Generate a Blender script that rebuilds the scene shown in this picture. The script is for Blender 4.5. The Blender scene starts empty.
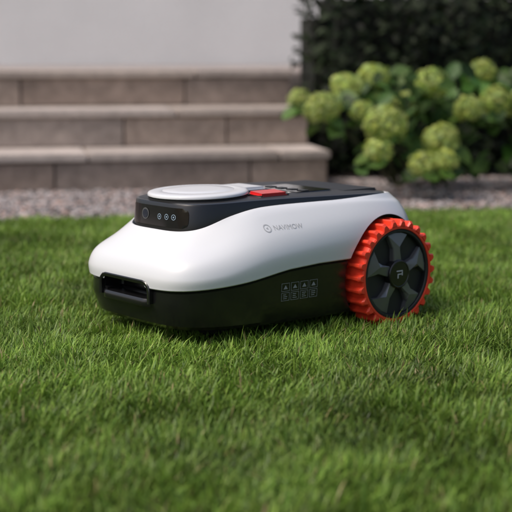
import bpy, bmesh, math, random
import numpy as np
from mathutils import Vector, Matrix, Euler
from mathutils.bvhtree import BVHTree
random.seed(7); rng=np.random.default_rng(11)
scene=bpy.context.scene
col=scene.collection
R=math.radians

# ------------------------------------------------------------ helpers
def mat(name, base, rough=.5, metal=0, coat=0, spec=.5, noise=None, bump=None, attr=None, transl=0):
    m=bpy.data.materials.new(name); m.use_nodes=True
    nt=m.node_tree; b=nt.nodes['Principled BSDF']; out=nt.nodes['Material Output']
    b.inputs['Base Color'].default_value=(*base,1)
    b.inputs['Roughness'].default_value=rough; b.inputs['Metallic'].default_value=metal
    b.inputs['Coat Weight'].default_value=coat; b.inputs['Coat Roughness'].default_value=.08
    b.inputs['Specular IOR Level'].default_value=spec
    tc=nt.nodes.new('ShaderNodeTexCoord')
    src=None
    if attr:
        a=nt.nodes.new('ShaderNodeAttribute'); a.attribute_name=attr; src=a.outputs['Color']
    if noise:
        for sc,am in noise:
            n=nt.nodes.new('ShaderNodeTexNoise'); n.inputs['Scale'].default_value=sc; n.inputs['Detail'].default_value=6
            nt.links.new(tc.outputs['Object'],n.inputs['Vector'])
            mr=nt.nodes.new('ShaderNodeMapRange'); mr.inputs['From Min'].default_value=.3; mr.inputs['From Max'].default_value=.7
            mr.inputs['To Min'].default_value=1-am; mr.inputs['To Max'].default_value=1+am
            nt.links.new(n.outputs['Fac'],mr.inputs['Value'])
            mx=nt.nodes.new('ShaderNodeMix'); mx.data_type='RGBA'; mx.blend_type='MULTIPLY'; mx.inputs['Factor'].default_value=1
            if src: nt.links.new(src,mx.inputs['A'])
            else: mx.inputs['A'].default_value=(*base,1)
            nt.links.new(mr.outputs['Result'],mx.inputs['B'])
            src=mx.outputs['Result']
    if src: nt.links.new(src,b.inputs['Base Color'])
    if bump:
        sc,st,dist=bump
        n=nt.nodes.new('ShaderNodeTexNoise'); n.inputs['Scale'].default_value=sc; n.inputs['Detail'].default_value=8
        nt.links.new(tc.outputs['Object'],n.inputs['Vector'])
        bp=nt.nodes.new('ShaderNodeBump'); bp.inputs['Strength'].default_value=st; bp.inputs['Distance'].default_value=dist
        nt.links.new(n.outputs['Fac'],bp.inputs['Height']); nt.links.new(bp.outputs['Normal'],b.inputs['Normal'])
    if transl:
        t=nt.nodes.new('ShaderNodeBsdfTranslucent'); ms=nt.nodes.new('ShaderNodeMixShader'); ms.inputs['Fac'].default_value=transl
        if src: nt.links.new(src,t.inputs['Color'])
        else: t.inputs['Color'].default_value=(*base,1)
        nt.links.new(b.outputs['BSDF'],ms.inputs[1]); nt.links.new(t.outputs['BSDF'],ms.inputs[2])
        nt.links.new(ms.outputs['Shader'],out.inputs['Surface'])
    return m

def link(name, me, parent=None, mats=()):
    o=bpy.data.objects.new(name,me); col.objects.link(o)
    for m in mats: me.materials.append(m)
    if parent: o.parent=parent
    return o
def empty(name, loc=(0,0,0), rot=0):
    e=bpy.data.objects.new(name,None); e.location=loc; e.rotation_euler=(0,0,rot); e.empty_display_size=.1
    col.objects.link(e); return e
def smooth(me, ang=35):
    me.polygons.foreach_set('use_smooth',[True]*len(me.polygons)); me.set_sharp_from_angle(angle=R(ang))

def np_mesh(name, V, quads=None, tris=None, colors=None):
    me=bpy.data.meshes.new(name)
    nq=0 if quads is None else len(quads); ntr=0 if tris is None else len(tris)
    me.vertices.add(len(V)); me.vertices.foreach_set('co',V.astype(np.float32).ravel())
    parts=[];starts=[]
    s=0
    if nq: parts.append(quads.ravel()); starts.append(np.arange(nq)*4); s=nq*4
    if ntr: parts.append(tris.ravel()); starts.append(s+np.arange(ntr)*3)
    loops=np.concatenate(parts).astype(np.int32); st=np.concatenate(starts).astype(np.int32)
    me.loops.add(len(loops)); me.loops.foreach_set('vertex_index',loops)
    me.polygons.add(len(st)); me.polygons.foreach_set('loop_start',st)
    me.update(calc_edges=True)
    if colors is not None:
        ca=me.color_attributes.new('Col','FLOAT_COLOR','POINT')
        c=np.ones((len(V),4),np.float32); c[:,:3]=colors; ca.data.foreach_set('color',c.ravel())
    return me

def interp(tab,x):
    xs=[t[0] for t in tab]; ys=[t[1] for t in tab]
    x=max(xs[0],min(xs[-1],x))
    for i in range(len(xs)-1):
        if x<=xs[i+1]: break
    def slope(k):
        if k<=0: return (ys[1]-ys[0])/(xs[1]-xs[0])
        if k>=len(xs)-1: return (ys[-1]-ys[-2])/(xs[-1]-xs[-2])
        return (ys[k+1]-ys[k-1])/(xs[k+1]-xs[k-1])
    h=xs[i+1]-xs[i]; t=(x-xs[i])/h
    return ((2*t**3-3*t*t+1)*ys[i]+(t**3-2*t*t+t)*h*slope(i)+(-2*t**3+3*t*t)*ys[i+1]+(t**3-t*t)*h*slope(i+1))

def lownoise(x,y,seed=0,f=1.0):
    r=np.random.default_rng(seed); out=np.zeros_like(x)
    for k in range(7):
        a=r.uniform(0,6.28); w=f*r.uniform(.6,2.2); p=r.uniform(0,6.28)
        out+=np.sin((x*math.cos(a)+y*math.sin(a))*w+p+1.3*np.sin((y*math.cos(a)-x*math.sin(a))*w*.7+p*2))
    return out/4.0

# ------------------------------------------------------------ camera
H=.53; D=2.6; FPX=1350.0; YH=49.0
cam_d=bpy.data.cameras.new('camera'); cam=bpy.data.objects.new('camera',cam_d); col.objects.link(cam); scene.camera=cam
cam.location=(0,-D,H); cam.rotation_euler=(R(90)-math.atan((256-YH)/FPX),0,0)
cam_d.sensor_width=36; cam_d.lens=FPX/512*36; cam_d.clip_end=500; cam_d.clip_start=.05
cam_d.dof.use_dof=True; cam_d.dof.focus_distance=2.38; cam_d.dof.aperture_fstop=3.9

# ------------------------------------------------------------ light
SUN_EL=R(56); 
sd=Vector((-.66,-.30,0)).normalized()*math.cos(SUN_EL)+Vector((0,0,math.sin(SUN_EL)))
w=bpy.data.worlds.new('World'); scene.world=w; w.use_nodes=True
nt=w.node_tree; bg=nt.nodes['Background']
sky=nt.nodes.new('ShaderNodeTexSky'); sky.sky_type='NISHITA'; sky.sun_disc=False
sky.sun_elevation=SUN_EL; sky.sun_rotation=math.atan2(sd.x,sd.y); sky.dust_density=5; sky.air_density=1.0; sky.ozone_density=1.0
nt.links.new(sky.outputs['Color'],bg.inputs['Color']); bg.inputs['Strength'].default_value=.145
sl=bpy.data.lights.new('sun','SUN'); sl.energy=2.0; sl.angle=R(18); sl.color=(1,.94,.86)
so=bpy.data.objects.new('sun',sl); col.objects.link(so); so.rotation_euler=sd.to_track_quat('Z','Y').to_euler(); so.location=(-2,-2,4)
scene.view_settings.view_transform='Standard'; scene.view_settings.look='None'; scene.view_settings.exposure=0

# ------------------------------------------------------------ materials
M_white=mat('white_plastic',(.69,.70,.725),.30,coat=.4,bump=(900,.02,.0004))
M_black=mat('black_plastic',(.007,.007,.008),.28,coat=.25,bump=(1400,.05,.0003))
M_blackmat=mat('matte_black_plastic',(.012,.012,.013),.5,bump=(1600,.15,.0003))
M_glass=mat('sensor_glass',(.004,.004,.005),.06,coat=1)
M_deck=mat('deck_grey',(.018,.018,.020),.42,noise=[(60,.1)])
M_red=mat('red_rubber',(.82,.055,.022),.42,noise=[(40,.12)],bump=(500,.1,.0005))
M_redbtn=mat('red_button',(.68,.02,.02),.3,coat=.4)
M_hub=mat('hub_gunmetal',(.15,.153,.16),.34,metal=.5,coat=.2,bump=(1200,.05,.0003))
M_rub=mat('black_rubber',(.009,.009,.009),.7,noise=[(50,.2)])
M_label=mat('label_grey',(.42,.43,.45),.5)
M_mark=mat('printed_mark',(.26,.27,.28),.5)
M_lens=mat('lens',(.01,.015,.03),.05,coat=1)
M_light=mat('indicator',(.30,.40,.50),.3)

# ------------------------------------------------------------ MOWER
SX,SY=1.085,1.05
MX=-.007
mower=empty('robot_lawn_mower',(MX,0,0),R(220)); mower.scale=(SX,SY,1)
NP=200
def ring(xf,xr,wt,zt,n=4.2,zoff=0,inset=0):
    xm=(xf+xr)/2; L=(xf-xr)/2-inset; pts=[]
    for i in range(NP):
        t=2*math.pi*i/NP
        c,s=math.cos(t),math.sin(t)
        cx=math.copysign(abs(c)**(2/n),c); cy=math.copysign(abs(s)**(2/n),s)
        x=xm+L*cx; W=interp(wt,x)-inset
        pts.append(Vector((x,W*cy,interp(zt,x)+zoff)))
    return pts
def T(*v): return list(zip((-.28,-.1,.1,.28),v))
rings=[];bands=[]
def add(r,m): rings.append(r); bands.append(m)
zb=[(-.28,.135),(-.1,.139),(.05,.136),(.16,.119),(.28,.108)]
skW=T(.176,.178,.175,.168)
add(ring(.225,-.24,T(.14,.14,.14,.13),T(.038,.038,.038,.038)),1)
add(ring(.256,-.262,T(.172,.174,.170,.160),T(.038,.038,.038,.040),n=4.6),1)
add(ring(.264,-.266,skW,T(.045,.045,.045,.047),n=4.6),1)
add(ring(.274,-.270,T(.180,.182,.178,.172),T(.080,.085,.085,.082),n=4.8),1)
add(ring(.273,-.270,T(.181,.184,.180,.172),zb,zoff=-.003,n=4.8),1)
add(ring(.271,-.268,T(.179,.182,.178,.170),zb,zoff=-.0005,n=4.8),1)
add(ring(.265,-.262,T(.174,.177,.173,.165),zb,zoff=0,n=4.8),1)
add(ring(.265,-.262,T(.174,.177,.173,.165),zb,zoff=.0025,n=4.8),0)
add(ring(.277,-.270,T(.184,.188,.184,.175),zb,zoff=.0025,n=4.8),0)
key=[ring(.279,-.272,T(.186,.190,.186,.177),zb,zoff=.0045,n=4.8),
 ring(.279,-.275,T(.188,.193,.188,.176),[(-.28,.17),(-.1,.178),(.1,.163),(.2,.139),(.28,.132)],n=5.0),
 ring(.270,-.273,T(.183,.185,.176,.168),[(-.28,.2),(-.1,.211),(.1,.194),(.2,.165),(.28,.155)],n=4.8),
 ring(.248,-.267,T(.170,.166,.150,.142),[(-.28,.226),(-.1,.240),(.1,.226),(.2,.188),(.28,.172)],n=4.4),
 ring(.231,-.259,T(.161,.156,.135,.126),[(-.28,.238),(-.1,.248),(.1,.240),(.2,.202),(.28,.187)]),
 ring(.219,-.250,T(.154,.150,.127,.118),[(-.28,.243),(-.2,.252),(-.07,.2495),(.08,.246),(.14,.234),(.2,.210),(.28,.197)])]
def cr(p0,p1,p2,p3,t):
    return .5*((2*p1)+(p2-p0)*t+(2*p0-5*p1+4*p2-p3)*t*t+(3*p1-p0-3*p2+p3)*t**3)
SUB=7
for k in range(len(key)-1):
    a=key[max(k-1,0)];b=key[k];c=key[k+1];d=key[min(k+2,len(key)-1)]
    for j in range(SUB):
        t=j/SUB; add([cr(a[i],b[i],c[i],d[i],t) for i in range(NP)],0)
add(key[-1],0)
zt9=[(-.28,.243),(-.2,.252),(-.07,.2495),(.08,.246),(.14,.234),(.2,.210),(.28,.197)]
W9=T(.154,.150,.127,.118)
add(ring(.219,-.250,W9,zt9,zoff=-.0005,inset=.0015),0)
add(ring(.219,-.250,W9,zt9,zoff=-.005,inset=.0025),1)
add(ring(.219,-.250,W9,zt9,zoff=-.005,inset=.0045),1)
zt=[(-.28,.244),(-.2,.2535),(-.07,.257),(.08,.258),(.16,.256),(.28,.254)]
add(ring(.217,-.250,W9,zt,zoff=-.004,inset=.006),1)
add(ring(.217,-.250,W9,zt,zoff=-.001,inset=.0075),1)
add(ring(.217,-.250,W9,zt,zoff=.000,inset=.0105),2)
add(ring(.217,-.250,W9,zt,zoff=.0008,inset=.03),2)
add(ring(.217,-.250,W9,zt,zoff=.002,inset=.07),2)
bm=bmesh.new()
vr=[[bm.verts.new(p) for p in r] for r in rings]
for k in range(len(vr)-1):
    for i in range(NP):
        j=(i+1)%NP
        f=bm.faces.new((vr[k][i],vr[k][j],vr[k+1][j],vr[k+1][i])); f.material_index=bands[k]
f=bm.faces.new(list(reversed(vr[0]))); f.material_index=1
f=bm.faces.new(vr[-1]); f.material_index=2
bmesh.ops.recalc_face_normals(bm,faces=bm.faces)
me=bpy.data.meshes.new('body_shell'); bm.to_mesh(me); bm.free()
body=link('body_shell',me,None,[M_white,M_black,M_deck])

def cutter(bmf):
    m=bpy.data.meshes.new('cut'); bmf.to_mesh(m); bmf.free()
    for x in (M_white,M_black,M_deck): m.materials.append(x)
    for p in m.polygons: p.material_index=1
    o=bpy.data.objects.new('cut',m); col.objects.link(o); return o
WX,WZ,WR=-.165,.105,.105
cuts=[]
for s in (1,-1):
    b=bmesh.new()
    bmesh.ops.create_cone(b,cap_ends=True,segments=96,radius1=WR+.007,radius2=WR+.007,depth=.16,
        matrix=Matrix.Translation((WX,s*(.133+.08),WZ))@Matrix.Diagonal((1/SX,1,1,1))@Matrix.Rotation(R(90),4,'X'))
    cuts.append(cutter(b))
b=bmesh.new(); bmesh.ops.create_cube(b,size=1,matrix=Matrix.Translation((.275,0,.1045))@Matrix.Diagonal((.08,.134,.029,1)))
bmesh.ops.bevel(b,geom=[e for e in b.edges],offset=.007,segments=3,affect='EDGES'); cuts.append(cutter(b))
for c in cuts:
    md=body.modifiers.new('b','BOOLEAN'); md.operation='DIFFERENCE'; md.object=c; md.solver='EXACT'
dg=bpy.context.evaluated_depsgraph_get()
nm=bpy.data.meshes.new_from_object(body.evaluated_get(dg)); nm.name='body_shell'
body.modifiers.clear(); body.data=nm; smooth(nm,32)
for c in cuts: bpy.data.objects.remove(c)
body.parent=mower
bb=bmesh.new(); bb.from_mesh(nm); bvh=BVHTree.FromBMesh(bb); bb.free()

def proj(me,axis,off=.0006):
    for v in me.vertices:
        a,b_,h=v.co
        if axis=='y': o=Vector((a,.4,b_)); d=Vector((0,-1,0))
        elif axis=='x': o=Vector((.5,a,b_)); d=Vector((-1,0,0))
        else: o=Vector((a,b_,.5)); d=Vector((0,0,-1))
        hit=bvh.ray_cast(o,d)
        if hit[0] is not None: v.co=hit[0]-d*(off+h)
        else: v.co=o+d*.2
def grid_patch(name,x0,x1,y0,y1,nx,ny,rad=0,h=0):
    b=bmesh.new(); vs=[]
    for j in range(ny+1):
        row=[]
        for i in range(nx+1):
            u=i/nx; v=j/ny; x=x0+(x1-x0)*u; y=y0+(y1-y0)*v
            if rad:
                dy=abs(v-.5)*2; cut=rad*(1-math.sqrt(max(0,1-dy**4))); x=min(max(x,x0+cut),x1-cut)
            row.append(b.verts.new((x,y,h)))
        vs.append(row)
    for j in range(ny):
        for i in range(nx):
            try: b.faces.new((vs[j][i],vs[j][i+1],vs[j+1][i+1],vs[j+1][i]))
            except: pass
    m=bpy.data.meshes.new(name); b.to_mesh(m); b.free(); return m
def disc_patch(r,cx,cy,seg=24,r0=0,h=0):
    b=bmesh.new(); rr=[r0,(r0+r)/2,r] if r0 else [r*.5,r]
    L=[[b.verts.new((cx+q*math.cos(6.28318*i/seg),cy+q*math.sin(6.28318*i/seg),h)) for i in range(seg)] for q in rr]
    for k in range(len(L)-1):
        for i in range(seg): b.faces.new((L[k][i],L[k][(i+1)%seg],L[k+1][(i+1)%seg],L[k+1][i]))
    if not r0: b.faces.new(L[0])
    m=bpy.data.meshes.new('disc'); b.to_mesh(m); b.free(); return m

m=grid_patch('sensor_window',-.080,.080,.2115,.2475,40,10,rad=.01); proj(m,'x',.0012); o=link('sensor_window',m,mower,[M_glass]); smooth(m)
m=disc_patch(.0105,-.028,.231,h=.0); proj(m,'x',.002); link('camera_lens_rim',m,mower,[M_hub])
m=disc_patch(.0080,-.028,.231); proj(m,'x',.0026); link('camera_lens',m,mower,[M_lens])
for k,(yy,zz) in enumerate([(.014,.229),(.034,.230),(.052,.2305)]):
    m=disc_patch(.0052,yy,zz,r0=.0042); proj(m,'x',.002); link('indicator_ring_%d'%k,m,mower,[M_light])
    m=disc_patch(.0016,yy,zz,seg=10); proj(m,'x',.002); link('indicator_dot_%d'%k,m,mower,[M_light])

b=bmesh.new(); n=30; secs=[]
for i in range(n+1):
    y=-.071+.142*i/n
    e=min(1,min(i,n-i)/3)
    hit=bvh.ray_cast(Vector((.5,y,.078)),Vector((-1,0,0)))[0]; x=hit.x
    pr=.008*math.sqrt(e) if e<1 else .008
    secs.append([b.verts.new(p) for p in ((x-.02,y,.076),(x+pr*.8,y,.077),(x+pr,y,.080),(x+pr,y,.088),(x+pr*.7,y,.0915),(x-.02,y,.0922))])
for i in range(n):
    for k in range(6): b.faces.new((secs[i][k],secs[i][(k+1)%6],secs[i+1][(k+1)%6],secs[i+1][k]))
b.faces.new(secs[0]); b.faces.new(secs[-1]); bmesh.ops.recalc_face_normals(b,faces=b.faces)
m=bpy.data.meshes.new('bumper_lip'); b.to_mesh(m); b.free(); smooth(m,40); link('bumper_lip',m,mower,[M_black])
# black frame around the recess: straight across a constant front plane offset
b=bmesh.new(); secs=[]
path=[(-.0725,.084),(-.0725,.096),(-.0725,.106),(-.070,.114),(-.064,.1195)]+[(-.055+.011*i,.1215) for i in range(11)]+[(.064,.1195),(.070,.114),(.0725,.106),(.0725,.096),(.0725,.084)]
for k,(y,z) in enumerate(path):
    p0=path[max(k-1,0)];p1=path[min(k+1,len(path)-1)]; ty,tz=p1[0]-p0[0],p1[1]-p0[1]; L=math.hypot(ty,tz); ny,nz=-tz/L,ty/L
    hs=[]
    for zz in (.085,.130):
        hit=bvh.ray_cast(Vector((.5,y*1.08,zz)),Vector((-1,0,0)))[0]
        if hit: hs.append(hit.x)
    x=max(hs)
    secs.append([b.verts.new((x+dx,y+ny*q,z+nz*q)) for dx,q in ((-.014,.0035),(.0008,.0035),(.0022,.002),(.0022,-.0025),(.001,-.004),(-.014,-.004))])
for i in range(len(secs)-1):
    for k in range(6): b.faces.new((secs[i][k],secs[i][(k+1)%6],secs[i+1][(k+1)%6],secs[i+1][k]))
b.faces.new(secs[0]); b.faces.new(secs[-1])
bmesh.ops.recalc_face_normals(b,faces=b.faces)
m=bpy.data.meshes.new('recess_frame'); b.to_mesh(m); b.free(); smooth(m,40); link('recess_frame',m,mower,[M_black])

def text_mesh(s,size):
    c=bpy.data.curves.new('t','FONT'); c.body=s; c.size=size; c.resolution_u=3
    o=bpy.data.objects.new('t',c); col.objects.link(o); dg=bpy.context.evaluated_depsgraph_get(); dg.update()
    me=bpy.data.meshes.new_from_object(o.evaluated_get(dg)); bpy.data.objects.remove(o); return me
m=text_mesh('NAVIMOW',.0115)
for v in m.vertices: v.co=Vector((.088-v.co.x,.2085+v.co.y,0))
proj(m,'y',.0007); link('side_lettering',m,mower,[M_label])
m=disc_patch(.0068,.099,.2122,r0=.0052); proj(m,'y',.0007); link('side_emblem',m,mower,[M_label])
m=disc_patch(.0024,.099,.2122,seg=3); proj(m,'y',.0007); link('side_emblem_core',m,mower,[M_label])

b=bmesh.new()
def bar(x0,x1,z0,z1):
    nx=3; vs=[[b.verts.new((x0+(x1-x0)*i/nx,z,0)) for i in range(nx+1)] for z in (z0,z1)]
    for i in range(nx): b.faces.new((vs[0][i],vs[0][i+1],vs[1][i+1],vs[1][i]))
for r_ in range(2):
    for c_ in range(4):
        x=.082-.0205*c_; z=.0965-r_*.0175; wd=.0175; hh=.0150; t=.0007
        bar(x,x-wd,z,z+t); bar(x,x-wd,z+hh-t,z+hh); bar(x,x-t,z+t,z+hh-t); bar(x-wd+t,x-wd,z+t,z+hh-t)
        if r_==0 :
            vs=[b.verts.new(p) for p in ((x-.004,z+.004,0),(x-.0135,z+.004,0),(x-.0088,z+.0115,0))]; b.faces.new(vs)
        else:
            for q in range(3): bar(x-.004,x-.0135+random.uniform(0,.005),z+.0035+q*.0035,z+.0048+q*.0035)
m=bpy.data.meshes.new('warning_label'); b.to_mesh(m); b.free(); proj(m,'y',.0006); link('warning_label',m,mower,[M_mark])

def revolve(name,prof,cx,cy,seg=96,tilt=0,zc=0,mats=(),parent=mower,mi=None):
    b=bmesh.new(); L=[]
    for r,z in prof:
        L.append([b.verts.new((r*math.cos(6.2831853*i/seg)/SX,r*math.sin(6.2831853*i/seg)/SY,z)) for i in range(seg)])
    for k in range(len(L)-1):
        for i in range(seg):
            f=b.faces.new((L[k][i],L[k][(i+1)%seg],L[k+1][(i+1)%seg],L[k+1][i]))
            if mi: f.material_index=mi[k]
    f=b.faces.new(L[-1]); b.faces.new(list(reversed(L[0])))
    if mi: f.material_index=mi[-1]
    bmesh.ops.recalc_face_normals(b,faces=b.faces)
    b.transform(Matrix.Translation((cx,cy,zc))@Matrix.Rotation(tilt,4,'Y'))
    m=bpy.data.meshes.new(name); b.to_mesh(m); b.free(); smooth(m,40); return link(name,m,parent,mats)
revolve('disc_base',[(.087,-.006),(.093,-.003),(.093,.004),(.089,.006)],.122,0,mats=[M_blackmat],zc=.256,tilt=R(1.5))
revolve('top_disc',[(.083,.0),(.092,.0008),(.0945,.0025),(.0945,.0055),(.093,.0078),(.089,.0092),(.070,.0107),(.0685,.0098),(.067,.0098),(.0655,.0109),(.04,.0116)],.122,0,mats=[M_white,M_label],zc=.2605,tilt=R(1.5),mi=[0,0,0,0,0,0,0,1,0,0,0])
def rbox(name,c,s,bev,seg,mats,parent=mower,rot=None):
    b=bmesh.new(); bmesh.ops.create_cube(b,size=1,matrix=Matrix.Diagonal((*s,1)))
    bmesh.ops.bevel(b,geom=list(b.edges),offset=bev,segments=seg,affect='EDGES',clamp_overlap=True)
    mt=Matrix.Translation(c)
    if rot: mt=mt@Euler(rot).to_matrix().to_4x4()
    b.transform(mt); m=bpy.data.meshes.new(name); b.to_mesh(m); b.free(); smooth(m,40); return link(name,m,parent,mats)
rbox('disc_tongue',(.016,-.034,.2615),(.09,.08,.010),.0045,4,[M_white])
rbox('stop_button_base',(.028,.076,.2585),(.068,.048,.006),.0025,3,[M_blackmat])
rbox('stop_button',(.028,.078,.2620),(.062,.040,.009),.004,4,[M_redbtn],rot=(R(-5),0,0))
rbox('display_panel',(-.075,.02,.2585),(.085,.13,.005),.0022,3,[M_glass])
for k in range(4): rbox('display_key_%d'%k,(-.06,-.02+.03*k,.2615),(.016,.018,.0016),.0007,2,[M_deck])
rbox('rear_hatch',(-.175,0,.2545),(.085,.2,.007),.003,3,[M_blackmat])

def make_wheel(side):
    wh=empty('rear_wheel_'+('near' if side>0 else 'far')); wh.parent=mower
    wh.location=(WX,side*.156,WZ)
    wh.scale=(1/SX,1/SY,1)
    if side<0: wh.rotation_euler=(0,0,R(180))
    Wd=.056
    def lathe(name,prof,mats,seg=96,ang=30):
        b=bmesh.new(); L=[[b.verts.new((r*math.cos(6.2831853*i/seg),y,r*math.sin(6.2831853*i/seg))) for i in range(seg)] for r,y in prof]
        for k in range(len(L)-1):
            for i in range(seg): b.faces.new((L[k][i],L[k][(i+1)%seg],L[k+1][(i+1)%seg],L[k+1][i]))
        b.faces.new(L[0]); b.faces.new(L[-1]); bmesh.ops.recalc_face_normals(b,faces=b.faces)
        m=bpy.data.meshes.new(name); b.to_mesh(m); b.free(); smooth(m,ang); return link(name,m,wh,mats)
    lathe('tyre_core',[(.06,0),(.088,.0),(.0915,.004),(.0915,Wd-.006),(.0895,Wd-.002),(.085,Wd-.001),(.083,Wd-.004),(.081,Wd-.02),(.03,Wd-.022)],[M_rub])
    b=bmesh.new(); 
    lo=[[b.verts.new((r*math.cos(6.2831853*i/96),y,r*math.sin(6.2831853*i/96))) for i in range(96)] for r,y in
        [(.0920,.003),(.0945,.004),(.0945,Wd-.007),(.0935,Wd-.002),(.0910,Wd+.0005),(.0870,Wd+.0005),(.0862,Wd-.002)]]
    for k in range(len(lo)-1):
        for i in range(96): b.faces.new((lo[k][i],lo[k][(i+1)%96],lo[k+1][(i+1)%96],lo[k+1][i]))
    NT=26
    for k in range(NT):
        a=6.2831853*k/NT
        secs=[]
        for (y,sh,ht,wid) in [(.003,.0,.008,.085),(.014,.0,.010,.07),(.0275,.0,.0095,.045),(.029,.0,.0095,.045),(.042,.0,.010,.07),(Wd-.003,.0,.0105,.085),(Wd+.001,.0,.006,.075)]:
            r0=.0925; r1=.0945+ht; ws=wid*.5
            pp=[(r0,-wid),(r1-.0012,-ws*.8-.008),(r1,-ws*.5),(r1,ws*.5),(r1-.0012,ws*.8+.008),(r0,wid)]
            secs.append([b.verts.new((r*math.cos(a+sh+q),y,r*math.sin(a+sh+q))) for r,q in pp])
        for s_ in range(len(secs)-1):
            for q in range(6): b.faces.new((secs[s_][q],secs[s_][(q+1)%6],secs[s_+1][(q+1)%6],secs[s_+1][q]))
        b.faces.new(secs[0]); b.faces.new(secs[-1])
    bmesh.ops.recalc_face_normals(b,faces=b.faces)
    m=bpy.data.meshes.new('red_tread'); b.to_mesh(m); b.free(); smooth(m,25); link('red_tread',m,wh,[M_red])
    lathe('rim_ring',[(.0795,Wd-.02),(.0795,Wd-.003),(.0810,Wd-.001),(.0845,Wd-.001),(.0860,Wd-.003),(.0860,Wd-.012)],[M_blackmat])
    b=bmesh.new()
    for k in range(5):
        a0=6.2831853*k/5+R(20)
        def P(r,d,y): a=a0+R(d); return b.verts.new((r*math.cos(a),y,r*math.sin(a)))
        shape=[(.018,-38),(.030,-24),(.050,-15),(.0785,-20),(.0790,-7),(.0790,7),(.0785,19),(.062,8),(.044,7),(.030,14),(.018,38)]
        yt=[0.003,.0025,.001,-.001,-.001,-.001,-.001,.000,.001,.0025,.003]
        top=[P(r,d,Wd-.003+y_) for (r,d),y_ in zip(shape,yt)]; bot=[P(r*1.0,d*1.06,Wd-.0215) for r,d in shape]
        n=len(shape)
        cen=b.verts.new((.048*math.cos(a0-.07),Wd+.0025,.048*math.sin(a0-.07)))
        for i in range(n):
            j=(i+1)%n
            b.faces.new((top[i],top[j],cen)); b.faces.new((bot[i],bot[j],top[j],top[i]))
    bmesh.ops.recalc_face_normals(b,faces=b.faces)
    es=[e for e in b.edges if len(e.link_faces)==2 and e.calc_face_angle(0)>R(40)]
    bmesh.ops.bevel(b,geom=es,offset=.0009,segments=2,affect='EDGES')
    m=bpy.data.meshes.new('spokes'); b.to_mesh(m); b.free(); smooth(m,14); link('spokes',m,wh,[M_hub])
    lathe('hub_cap',[(.0275,Wd-.010),(.0275,Wd+.0035),(.0262,Wd+.005),(.0245,Wd+.0053),(.0235,Wd+.0042),(.005,Wd+.0045)],[M_black],64)
    b=bmesh.new()
    def bx(x0,x1,z0,z1):
        bmesh.ops.create_cube(b,size=1,matrix=Matrix.Translation(((x0+x1)/2,Wd+.0047,(z0+z1)/2))@Matrix.Diagonal((x1-x0,.0008,z1-z0,1)))
    bx(-.008,.008,.005,.0072); bx(-.008,-.0058,-.003,.0045); bx(-.0053,.003,-.001,.001); bx(.0032,.0054,-.008,.001)
    m=bpy.data.meshes.new('hub_emblem'); b.to_mesh(m); b.free(); link('hub_emblem',m,wh,[M_label])
make_wheel(1); make_wheel(-1)
rbox('rear_axle',(WX,0,WZ),(.03,.33,.03),.01,3,[M_blackmat])
for s in (1,-1):
    b=bmesh.new(); bmesh.ops.create_cone(b,cap_ends=True,segments=40,radius1=.032,radius2=.032,depth=.026,matrix=Matrix.Translation((.145,s*.075,.034))@Matrix.Rotation(R(90),4,'X'))
    bmesh.ops.bevel(b,geom=[e for e in b.edges if e.calc_face_angle(0)>1],offset=.007,segments=3,affect='EDGES')
    m=bpy.data.meshes.new('front_caster'); b.to_mesh(m); b.free(); smooth(m,40); link('front_caster_'+('near' if s>0 else 'far'),m,mower,[M_rub])

# ------------------------------------------------------------ SETTING
YAW=R(10.5); E0=Vector((0,1.62,0))
def G(u,v,z=0): return (E0.x+u*math.cos(YAW)-v*math.sin(YAW), E0.y+u*math.sin(YAW)+v*math.cos(YAW), z)
M_soil=mat('lawn_soil',(.040,.045,.02),.95,noise=[(8,.3),(90,.4)],bump=(120,.6,.01))
s=150
me=np_mesh('ground',np.array([(-s,-s,0),(s,-s,0),(s,s,0),(-s,s,0)],float),quads=np.array([[0,1,2,3]])); link('ground',me,None,[M_soil])
M_grbed=mat('gravel_bed',(.26,.225,.21),.9,noise=[(60,.35),(200,.4)],bump=(160,.8,.006))
V=np.array([G(-6,.0,.004),G(7,0,.004),G(7,1.25,.004),G(-6,1.25,.004)]); link('gravel_path',np_mesh('gravel_path',V,quads=np.array([[0,1,2,3]])),None,[M_grbed])
ico=bmesh.new(); bmesh.ops.create_icosphere(ico,subdivisions=1,radius=1); iv=np.array([v.co[:] for v in ico.verts]); it=np.array([[v.index for v in f.verts] for f in ico.faces]); ico.free()
V0=.85
NPB=40000
u=rng.uniform(-2.2,2.9,NPB); v=rng.uniform(-.03,1.1,NPB); keep=(v<V0+.01)|(u>.35); u=u[keep]; v=v[keep]; n=len(u)
sz=rng.uniform(.0045,.0105,n); rot=rng.uniform(0,6.28,n)
sc=np.stack([sz*rng.uniform(.8,1.4,n),sz*rng.uniform(.7,1.1,n),sz*rng.uniform(.45,.8,n)],1)
P=iv[None]*sc[:,None,:]*(1+rng.uniform(-.18,.18,(n,len(iv),1)))
c,s_=np.cos(rot)[:,None],np.sin(rot)[:,None]
X=P[:,:,0]*c-P[:,:,1]*s_; Y=P[:,:,0]*s_+P[:,:,1]*c; Z=P[:,:,2]
gx=E0.x+u*math.cos(YAW)-v*math.sin(YAW); gy=E0.y+u*math.sin(YAW)+v*math.cos(YAW)
V=np.stack([X+gx[:,None],Y+gy[:,None],Z+(.006+rng.uniform(0,.008,n))[:,None]],2).reshape(-1,3)
Tt=(it[None]+np.arange(n)[:,None,None]*len(iv)).reshape(-1,3)
g=rng.uniform(.09,.50,n)**1.1; tint=np.stack([g*1.08,g*.97,g*.95],1); tint[rng.random(n)<.25]*=np.array([1.1,.86,.76])
me=np_mesh('gravel',V,tris=Tt,colors=np.repeat(tint,len(iv),0)); link('gravel',me,None,[mat('gravel_stone',(.2,.2,.2),.8,attr='Col',noise=[(300,.2)])])

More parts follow.
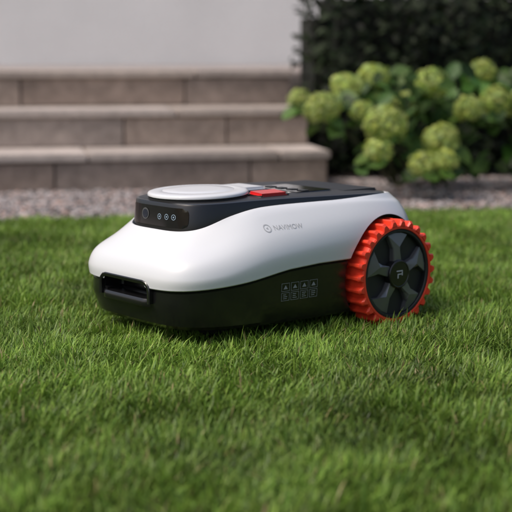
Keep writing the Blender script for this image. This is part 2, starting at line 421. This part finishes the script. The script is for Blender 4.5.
steps=empty('stone_steps',G(0,0),YAW)
M_st=[mat('sandstone_%d'%i,c_,.85,noise=[(3,.2),(22,.2),(140,.14)],bump=(70,.5,.006)) for i,c_ in enumerate([(.31,.24,.195),(.36,.285,.235),(.27,.215,.18),(.33,.275,.24)])]
M_cap=[mat('cap_stone_%d'%i,c_,.75,noise=[(3,.16),(30,.12),(160,.12)],bump=(90,.4,.004)) for i,c_ in enumerate([(.42,.355,.31),(.47,.405,.365),(.38,.325,.29)])]
M_mortar=mat('mortar',(.12,.10,.085),.95,noise=[(60,.3)])
def blocks(name,u0,u1,v0,v1,z0,z1,lens,mats,gap,bev,jit):
    b=bmesh.new(); u=u0; k=0
    while u<u1-.02:
        L=random.uniform(*lens); 
        if u+L>u1-.15: L=u1-u
        dv=random.uniform(-jit,jit); dz=random.uniform(-jit,jit)*.5
        t=bmesh.new(); bmesh.ops.create_cube(t,size=1,matrix=Matrix.Translation((u+L/2,(v0+v1)/2+dv,(z0+z1)/2+dz))@Matrix.Diagonal((L-gap,v1-v0,z1-z0,1)))
        bmesh.ops.bevel(t,geom=list(t.edges),offset=bev,segments=2,affect='EDGES')
        mi=random.randrange(len(mats))
        for f in t.faces: f.material_index=mi
        tm=bpy.data.meshes.new('t'); t.to_mesh(tm); t.free(); b.from_mesh(tm); bpy.data.meshes.remove(tm)
        u+=L; k+=1
    m=bpy.data.meshes.new(name); b.to_mesh(m); b.free(); smooth(m,30); link(name,m,steps,mats)
RS=.147; RUN=.345; UE=.44; UL=-4.2
for k in range(3):
    z0=k*RS; v=V0+k*RUN
    blocks('riser_%d'%(k+1),UL,UE,v+.015,v+.12,z0+.001,z0+RS-.031,(.38,.95),M_st,.005,.004,.003)
    rb=rbox('mortar_core_%d'%(k+1),((UL+UE)/2,v+.06+(RUN+.2)/2,z0+(RS-.035)/2),(UE-UL-.02,RUN+.2,RS-.037),.002,1,[M_mortar],parent=steps)
    run=RUN+.02 if k<2 else .40
    blocks('tread_%d'%(k+1),UL,UE+.01,v,v+run-.002,z0+RS-.030,z0+RS,(.7,1.3),M_cap,.004,.005,.002)
M_pave=mat('paving',(.32,.27,.25),.8,noise=[(4,.15),(60,.15)],bump=(60,.3,.004))
ter=rbox('terrace',(0,0,0),(10,2.2,.43),.01,1,[M_pave],parent=None); 
ter.location=G(0+ .8,V0+2*RUN+.40+1.1+.01,.215); ter.rotation_euler=(0,0,YAW)
M_render=mat('white_render',(.80,.79,.77),.9,noise=[(2,.05),(40,.04)],bump=(150,.4,.004))
hw=rbox('house_wall',(0,0,0),(14,.3,3.2),.01,1,[M_render],parent=None); hw.location=G(1.0,V0+2*RUN+.40+2.2+.17,1.6); hw.rotation_euler=(0,0,YAW)

def leaves(name,centers,normals,size,colors,parent,material,aspect=.6,fold=.18):
    n=len(centers)
    nz=normals/np.linalg.norm(normals,axis=1,keepdims=True)
    ref=rng.normal(size=(n,3)); t=np.cross(nz,ref); t/=np.linalg.norm(t,axis=1,keepdims=True); t[:,2]-=.25; 
    t-=nz*(t*nz).sum(1,keepdims=True); t/=np.linalg.norm(t,axis=1,keepdims=True)
    bb=np.cross(nz,t)
    prof=[(-.5,0,0),(-.28,.36,1),(.02,.5,1),(.3,.3,1),(.5,0,-.6),(.3,-.3,1),(.02,-.5,1),(-.28,-.36,1),(-.28,0,0),(.02,0,.15),(.3,0,-.1)]
    V=np.zeros((n,11,3))
    for i,(a,b_,h) in enumerate(prof):
        V[:,i]=centers+size[:,None]*(a*t+b_*aspect*bb+h*fold*abs(b_)*nz if i not in(4,10) else a*t+b_*aspect*bb+h*fold*.4*nz)
    q=np.array([[8,9,2,1],[9,10,3,2],[8,7,6,9],[9,6,5,10]]); tr=np.array([[0,8,1],[0,7,8],[10,4,3],[10,5,4]])
    off=(np.arange(n)*11)[:,None,None]
    me=np_mesh(name,V.reshape(-1,3),quads=(q[None]+off).reshape(-1,4),tris=(tr[None]+off).reshape(-1,3),colors=np.repeat(colors,11,0))
    me.polygons.foreach_set('use_smooth',[True]*len(me.polygons))
    return link(name,me,parent,[material])
M_leaf=mat('leaf',(.05,.1,.02),.5,attr='Col',spec=.3,noise=[(60,.2)],transl=.25)
M_hleaf=mat('hedge_leaf',(.03,.05,.02),.6,attr='Col',spec=.2,transl=.12)
M_flo=mat('floret',(.3,.4,.1),.6,attr='Col',transl=.35)
M_stem=mat('stem',(.06,.07,.025),.7,noise=[(40,.3)])
def at(px,py,d): 
    return Vector(((px-256)/FPX*d, -D+d, H-(py-YH)/FPX*d))
hyd=empty('hydrangea_bush',(0,0,0))
heads=[(322,108,4.75,.062),(385,123,4.7,.074),(378,150,4.65,.049),(441,140,4.7,.066),(424,164,4.65,.055),(362,111,4.85,.042),(467,109,4.85,.050),(496,101,4.9,.064),(404,104,4.95,.05),
 (345,86,4.95,.055),(300,98,5.0,.04),(430,84,5.0,.06),(530,96,4.8,.06),(560,128,4.8,.065),(372,76,5.05,.055),(480,72,5.0,.055),(446,160,4.6,.04),(545,74,5.0,.06),(600,105,4.9,.06)]
FV=[];FC=[]
for (px,py,d,r) in heads:
    c0=np.array(at(px,py,d)); nf=int(260*(r/.06)**2)
    base=np.array([.55,.64,.15])*rng.uniform(.8,1.05)
    lp=[(rng.normal(size=3),rng.uniform(0,6)) for _ in range(5)]
    for i in range(nf):
        z=1-2*(i+.5)/nf; ph=i*2.39996; rr=math.sqrt(1-z*z)
        nrm=np.array([rr*math.cos(ph),rr*math.sin(ph),z])+rng.normal(0,.14,3); nrm/=np.linalg.norm(nrm)
        if nrm[2]<-.8: continue
        lump=1+.03*sum(math.sin(2.2*float(l@nrm)+o_) for l,o_ in lp)
        c=c0+nrm*r*lump*rng.uniform(.84,1.06)*np.array([1,1,.9])
        tn=nrm+rng.normal(0,.3,3); tn/=np.linalg.norm(tn)
        t=np.cross(tn,rng.normal(size=3)); t/=np.linalg.norm(t); b_=np.cross(tn,t)
        fs=rng.uniform(.0075,.0105); colr=base*rng.uniform(.7,1.15)*np.array([rng.uniform(.85,1.1),1,rng.uniform(.7,1.6)])
        for q in range(4):
            a=q*math.pi/2; dx=t*math.cos(a)+b_*math.sin(a); dy=-t*math.sin(a)+b_*math.cos(a)
            FV+= [c, c+dx*fs*.7+dy*fs*.5+tn*.0015, c+dx*fs*1.15+tn*rng.uniform(-.001,.003), c+dx*fs*.7-dy*fs*.5+tn*.0015]
            FC+= [colr*.75,colr,colr*1.05,colr]
FV=np.array(FV); FC=np.array(FC)
link('flower_heads',np_mesh('flower_heads',FV,quads=np.arange(len(FV)).reshape(-1,4),colors=FC),hyd,[M_flo])
b=bmesh.new()
def tube(p0,p1,r0,r1,seg=6,bend=.04):
    p0,p1=Vector(p0),Vector(p1); d=(p1-p0); prev=None
    side=Vector((random.uniform(-1,1),random.uniform(-1,1),0))*bend
    for k in range(6):
        t=k/5; p=p0.lerp(p1,t)+side*math.sin(t*math.pi); r=r0+(r1-r0)*t
        q=d.to_track_quat('Z','Y')
        L=[b.verts.new(p+q@Vector((r*math.cos(6.283*i/seg),r*math.sin(6.283*i/seg),0))) for i in range(seg)]
        if prev:
            for i in range(seg): b.faces.new((prev[i],prev[(i+1)%seg],L[(i+1)%seg],L[i]))
        prev=L
roots=[at(400,182,5.25),at(455,182,5.3),at(520,182,5.25),at(575,182,5.3)]
LC=[];LN=[];LS=[]
for (px,py,d,r) in heads:
    c0=at(px,py,d); rt=min(roots,key=lambda q:(q-c0).length); rt=Vector((rt.x+random.uniform(-.05,.05),rt.y+random.uniform(-.05,.05),0))
    tube(rt,c0,.006,.0035)
    for k in range(9):
        a=random.uniform(0,6.28); rr=random.uniform(.4,1.3)*r
        LC.append((c0.x+rr*math.cos(a),c0.y+rr*math.sin(a)+.02,c0.z-r*random.uniform(.5,1.3))); LN.append((math.cos(a)*.7,math.sin(a)*.7-.2,.8)); LS.append(random.uniform(.06,.11))
for k in range(600):
    px=random.uniform(345,640); top=70+ (25 if px<370 else 0); py=random.uniform(top,172); d=random.uniform(4.8,5.3)
    if px<410 and py>160-(410-px)*.8: continue
    if px>455 and py>125 and random.random()<.75: continue
    p=at(px,py,d); 
    if p.z<.03: continue
    LC.append(tuple(p)); LN.append((random.gauss(0,.5),random.gauss(-.5,.4),random.uniform(.3,1))); LS.append(random.uniform(.05,.10))
m=bpy.data.meshes.new('stems'); b.to_mesh(m); b.free(); link('stems',m,hyd,[M_stem])
LC=np.array(LC);LN=np.array(LN);LS=np.array(LS); n=len(LC)
cc=np.array([.055,.115,.018])[None]*rng.uniform(.3,1.5,(n,1))*rng.uniform(.85,1.15,(n,3))
leaves('leaves',LC,LN,LS,cc,hyd,M_leaf,aspect=.72)
hed=empty('hedge',(0,0,0))
n=16000
uu=rng.uniform(.48,3.6,n); vv=rng.uniform(1.16,1.78,n); zz=rng.uniform(.02,.9,n)
edge=lownoise(uu,zz,3,7)*.05
keep=(vv>1.20+edge)&(zz<.80+lownoise(uu,vv,5,6)*.07); uu=uu[keep];vv=vv[keep]+edge[keep]*.3;zz=zz[keep]; n=len(uu)
C=np.stack([E0.x+uu*math.cos(YAW)-vv*math.sin(YAW),E0.y+uu*math.sin(YAW)+vv*math.cos(YAW),zz],1)
Nn=np.stack([rng.normal(0,.6,n),rng.normal(-.5,.5,n),rng.uniform(.1,1,n)],1)
cc=np.array([.010,.017,.005])[None]*rng.uniform(.3,1.9,(n,1))  # deep shade of the hedge is put into these near-black leaf colours
leaves('hedge_leaves',C,Nn,rng.uniform(.03,.06,n),cc,hed,M_hleaf,aspect=.6)
bx=rbox('hedge_core',(0,0,0),(3.1,.42,.72),.08,4,[mat('hedge_inner_shade',(.006,.008,.004),.95,noise=[(20,.5)])],parent=hed); bx.location=G(2.07,1.60,.38); bx.rotation_euler=(0,0,YAW)  # near-black backing box, painted as the shade between the sparse leaves
M_bed=mat('bed_soil',(.03,.022,.016),.95,noise=[(30,.4)],bump=(60,.8,.01))
V=np.array([G(.46,.98,.008),G(7,.98,.008),G(7,2.0,.008),G(.46,2.0,.008)]); link('planting_bed',np_mesh('planting_bed',V,quads=np.array([[0,1,2,3]])),None,[M_bed])

def grass(n,x0,x1,y0,y1,hmul=1.0,wmul=1.0,seed=1,excl=None):
    r=np.random.default_rng(seed)
    x=r.uniform(x0,x1,n); y=r.uniform(y0,y1,n)
    edge=E0.y+x*math.tan(YAW)
    v=(y-edge)*math.cos(YAW)
    k=v<.0+lownoise(x,y*0,9,14)*.012+r.normal(0,.008,n)
    if excl: k&=~((x>excl[0])&(x<excl[1])&(y>excl[2])&(y<excl[3]))
    x=x[k];y=y[k];n=len(x)
    cl=lownoise(x,y,21,22); big=lownoise(x,y,22,4); fine=lownoise(x,y,41,60)
    h=(r.uniform(.016,.036,n)+.005*cl+.003*fine+ (r.random(n)<.08)*r.uniform(.004,.014,n))*hmul
    h=np.maximum(h,.010)
    a=r.uniform(0,6.283,n)+0.0; lean=r.beta(2,2.2,n)*1.2
    a=np.where(r.random(n)<.4, lownoise(x,y,31,13)*2.4+r.normal(0,.6,n), a)
    ca,sa=math.cos(R(220)),math.sin(R(220)); dx=x-MX; lx=(dx*ca+y*sa)/SX; ly=(-dx*sa+y*ca)/SY
    under=(np.abs(lx)<.25)&(np.abs(ly)<.165); h=np.where(under,np.minimum(h,.022),h)
    wf=(np.abs(lx-WX)<.075)&(np.abs(np.abs(ly)-.182)<.034); h=np.where(wf,h*.3,h)
    w=r.uniform(.0008,.0017,n)*wmul
    tw=r.uniform(-.9,.9,n)
    V=np.zeros((n,7,3)); Cc=np.zeros((n,7,3))
    g=r.random(n); 
    base=np.stack([.095+.14*g,.195+.15*g,.022+.034*g],1)*(1+.22*big+.22*cl+.15*fine)[:,None].clip(.4,1.7)*r.uniform(.6,1.3,(n,1))
    dry=r.random(n)<.035; base[dry]=np.array([.36,.30,.13])*r.uniform(.6,1.1,(dry.sum(),1))
    ii=0
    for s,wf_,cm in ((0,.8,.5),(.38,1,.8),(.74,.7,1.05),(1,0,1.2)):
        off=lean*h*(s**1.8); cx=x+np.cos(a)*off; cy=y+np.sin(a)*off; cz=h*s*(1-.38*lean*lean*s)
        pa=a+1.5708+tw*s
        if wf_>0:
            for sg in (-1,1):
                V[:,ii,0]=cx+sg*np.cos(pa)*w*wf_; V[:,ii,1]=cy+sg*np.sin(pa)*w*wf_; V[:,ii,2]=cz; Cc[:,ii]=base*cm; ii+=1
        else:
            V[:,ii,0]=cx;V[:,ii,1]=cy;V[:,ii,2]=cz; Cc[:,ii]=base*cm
    q=np.array([[0,1,3,2],[2,3,5,4]]); t=np.array([[4,5,6]]); off=(np.arange(n)*7)[:,None,None]
    return V.reshape(-1,3),(q[None]+off).reshape(-1,4),(t[None]+off).reshape(-1,3),Cc.reshape(-1,3)
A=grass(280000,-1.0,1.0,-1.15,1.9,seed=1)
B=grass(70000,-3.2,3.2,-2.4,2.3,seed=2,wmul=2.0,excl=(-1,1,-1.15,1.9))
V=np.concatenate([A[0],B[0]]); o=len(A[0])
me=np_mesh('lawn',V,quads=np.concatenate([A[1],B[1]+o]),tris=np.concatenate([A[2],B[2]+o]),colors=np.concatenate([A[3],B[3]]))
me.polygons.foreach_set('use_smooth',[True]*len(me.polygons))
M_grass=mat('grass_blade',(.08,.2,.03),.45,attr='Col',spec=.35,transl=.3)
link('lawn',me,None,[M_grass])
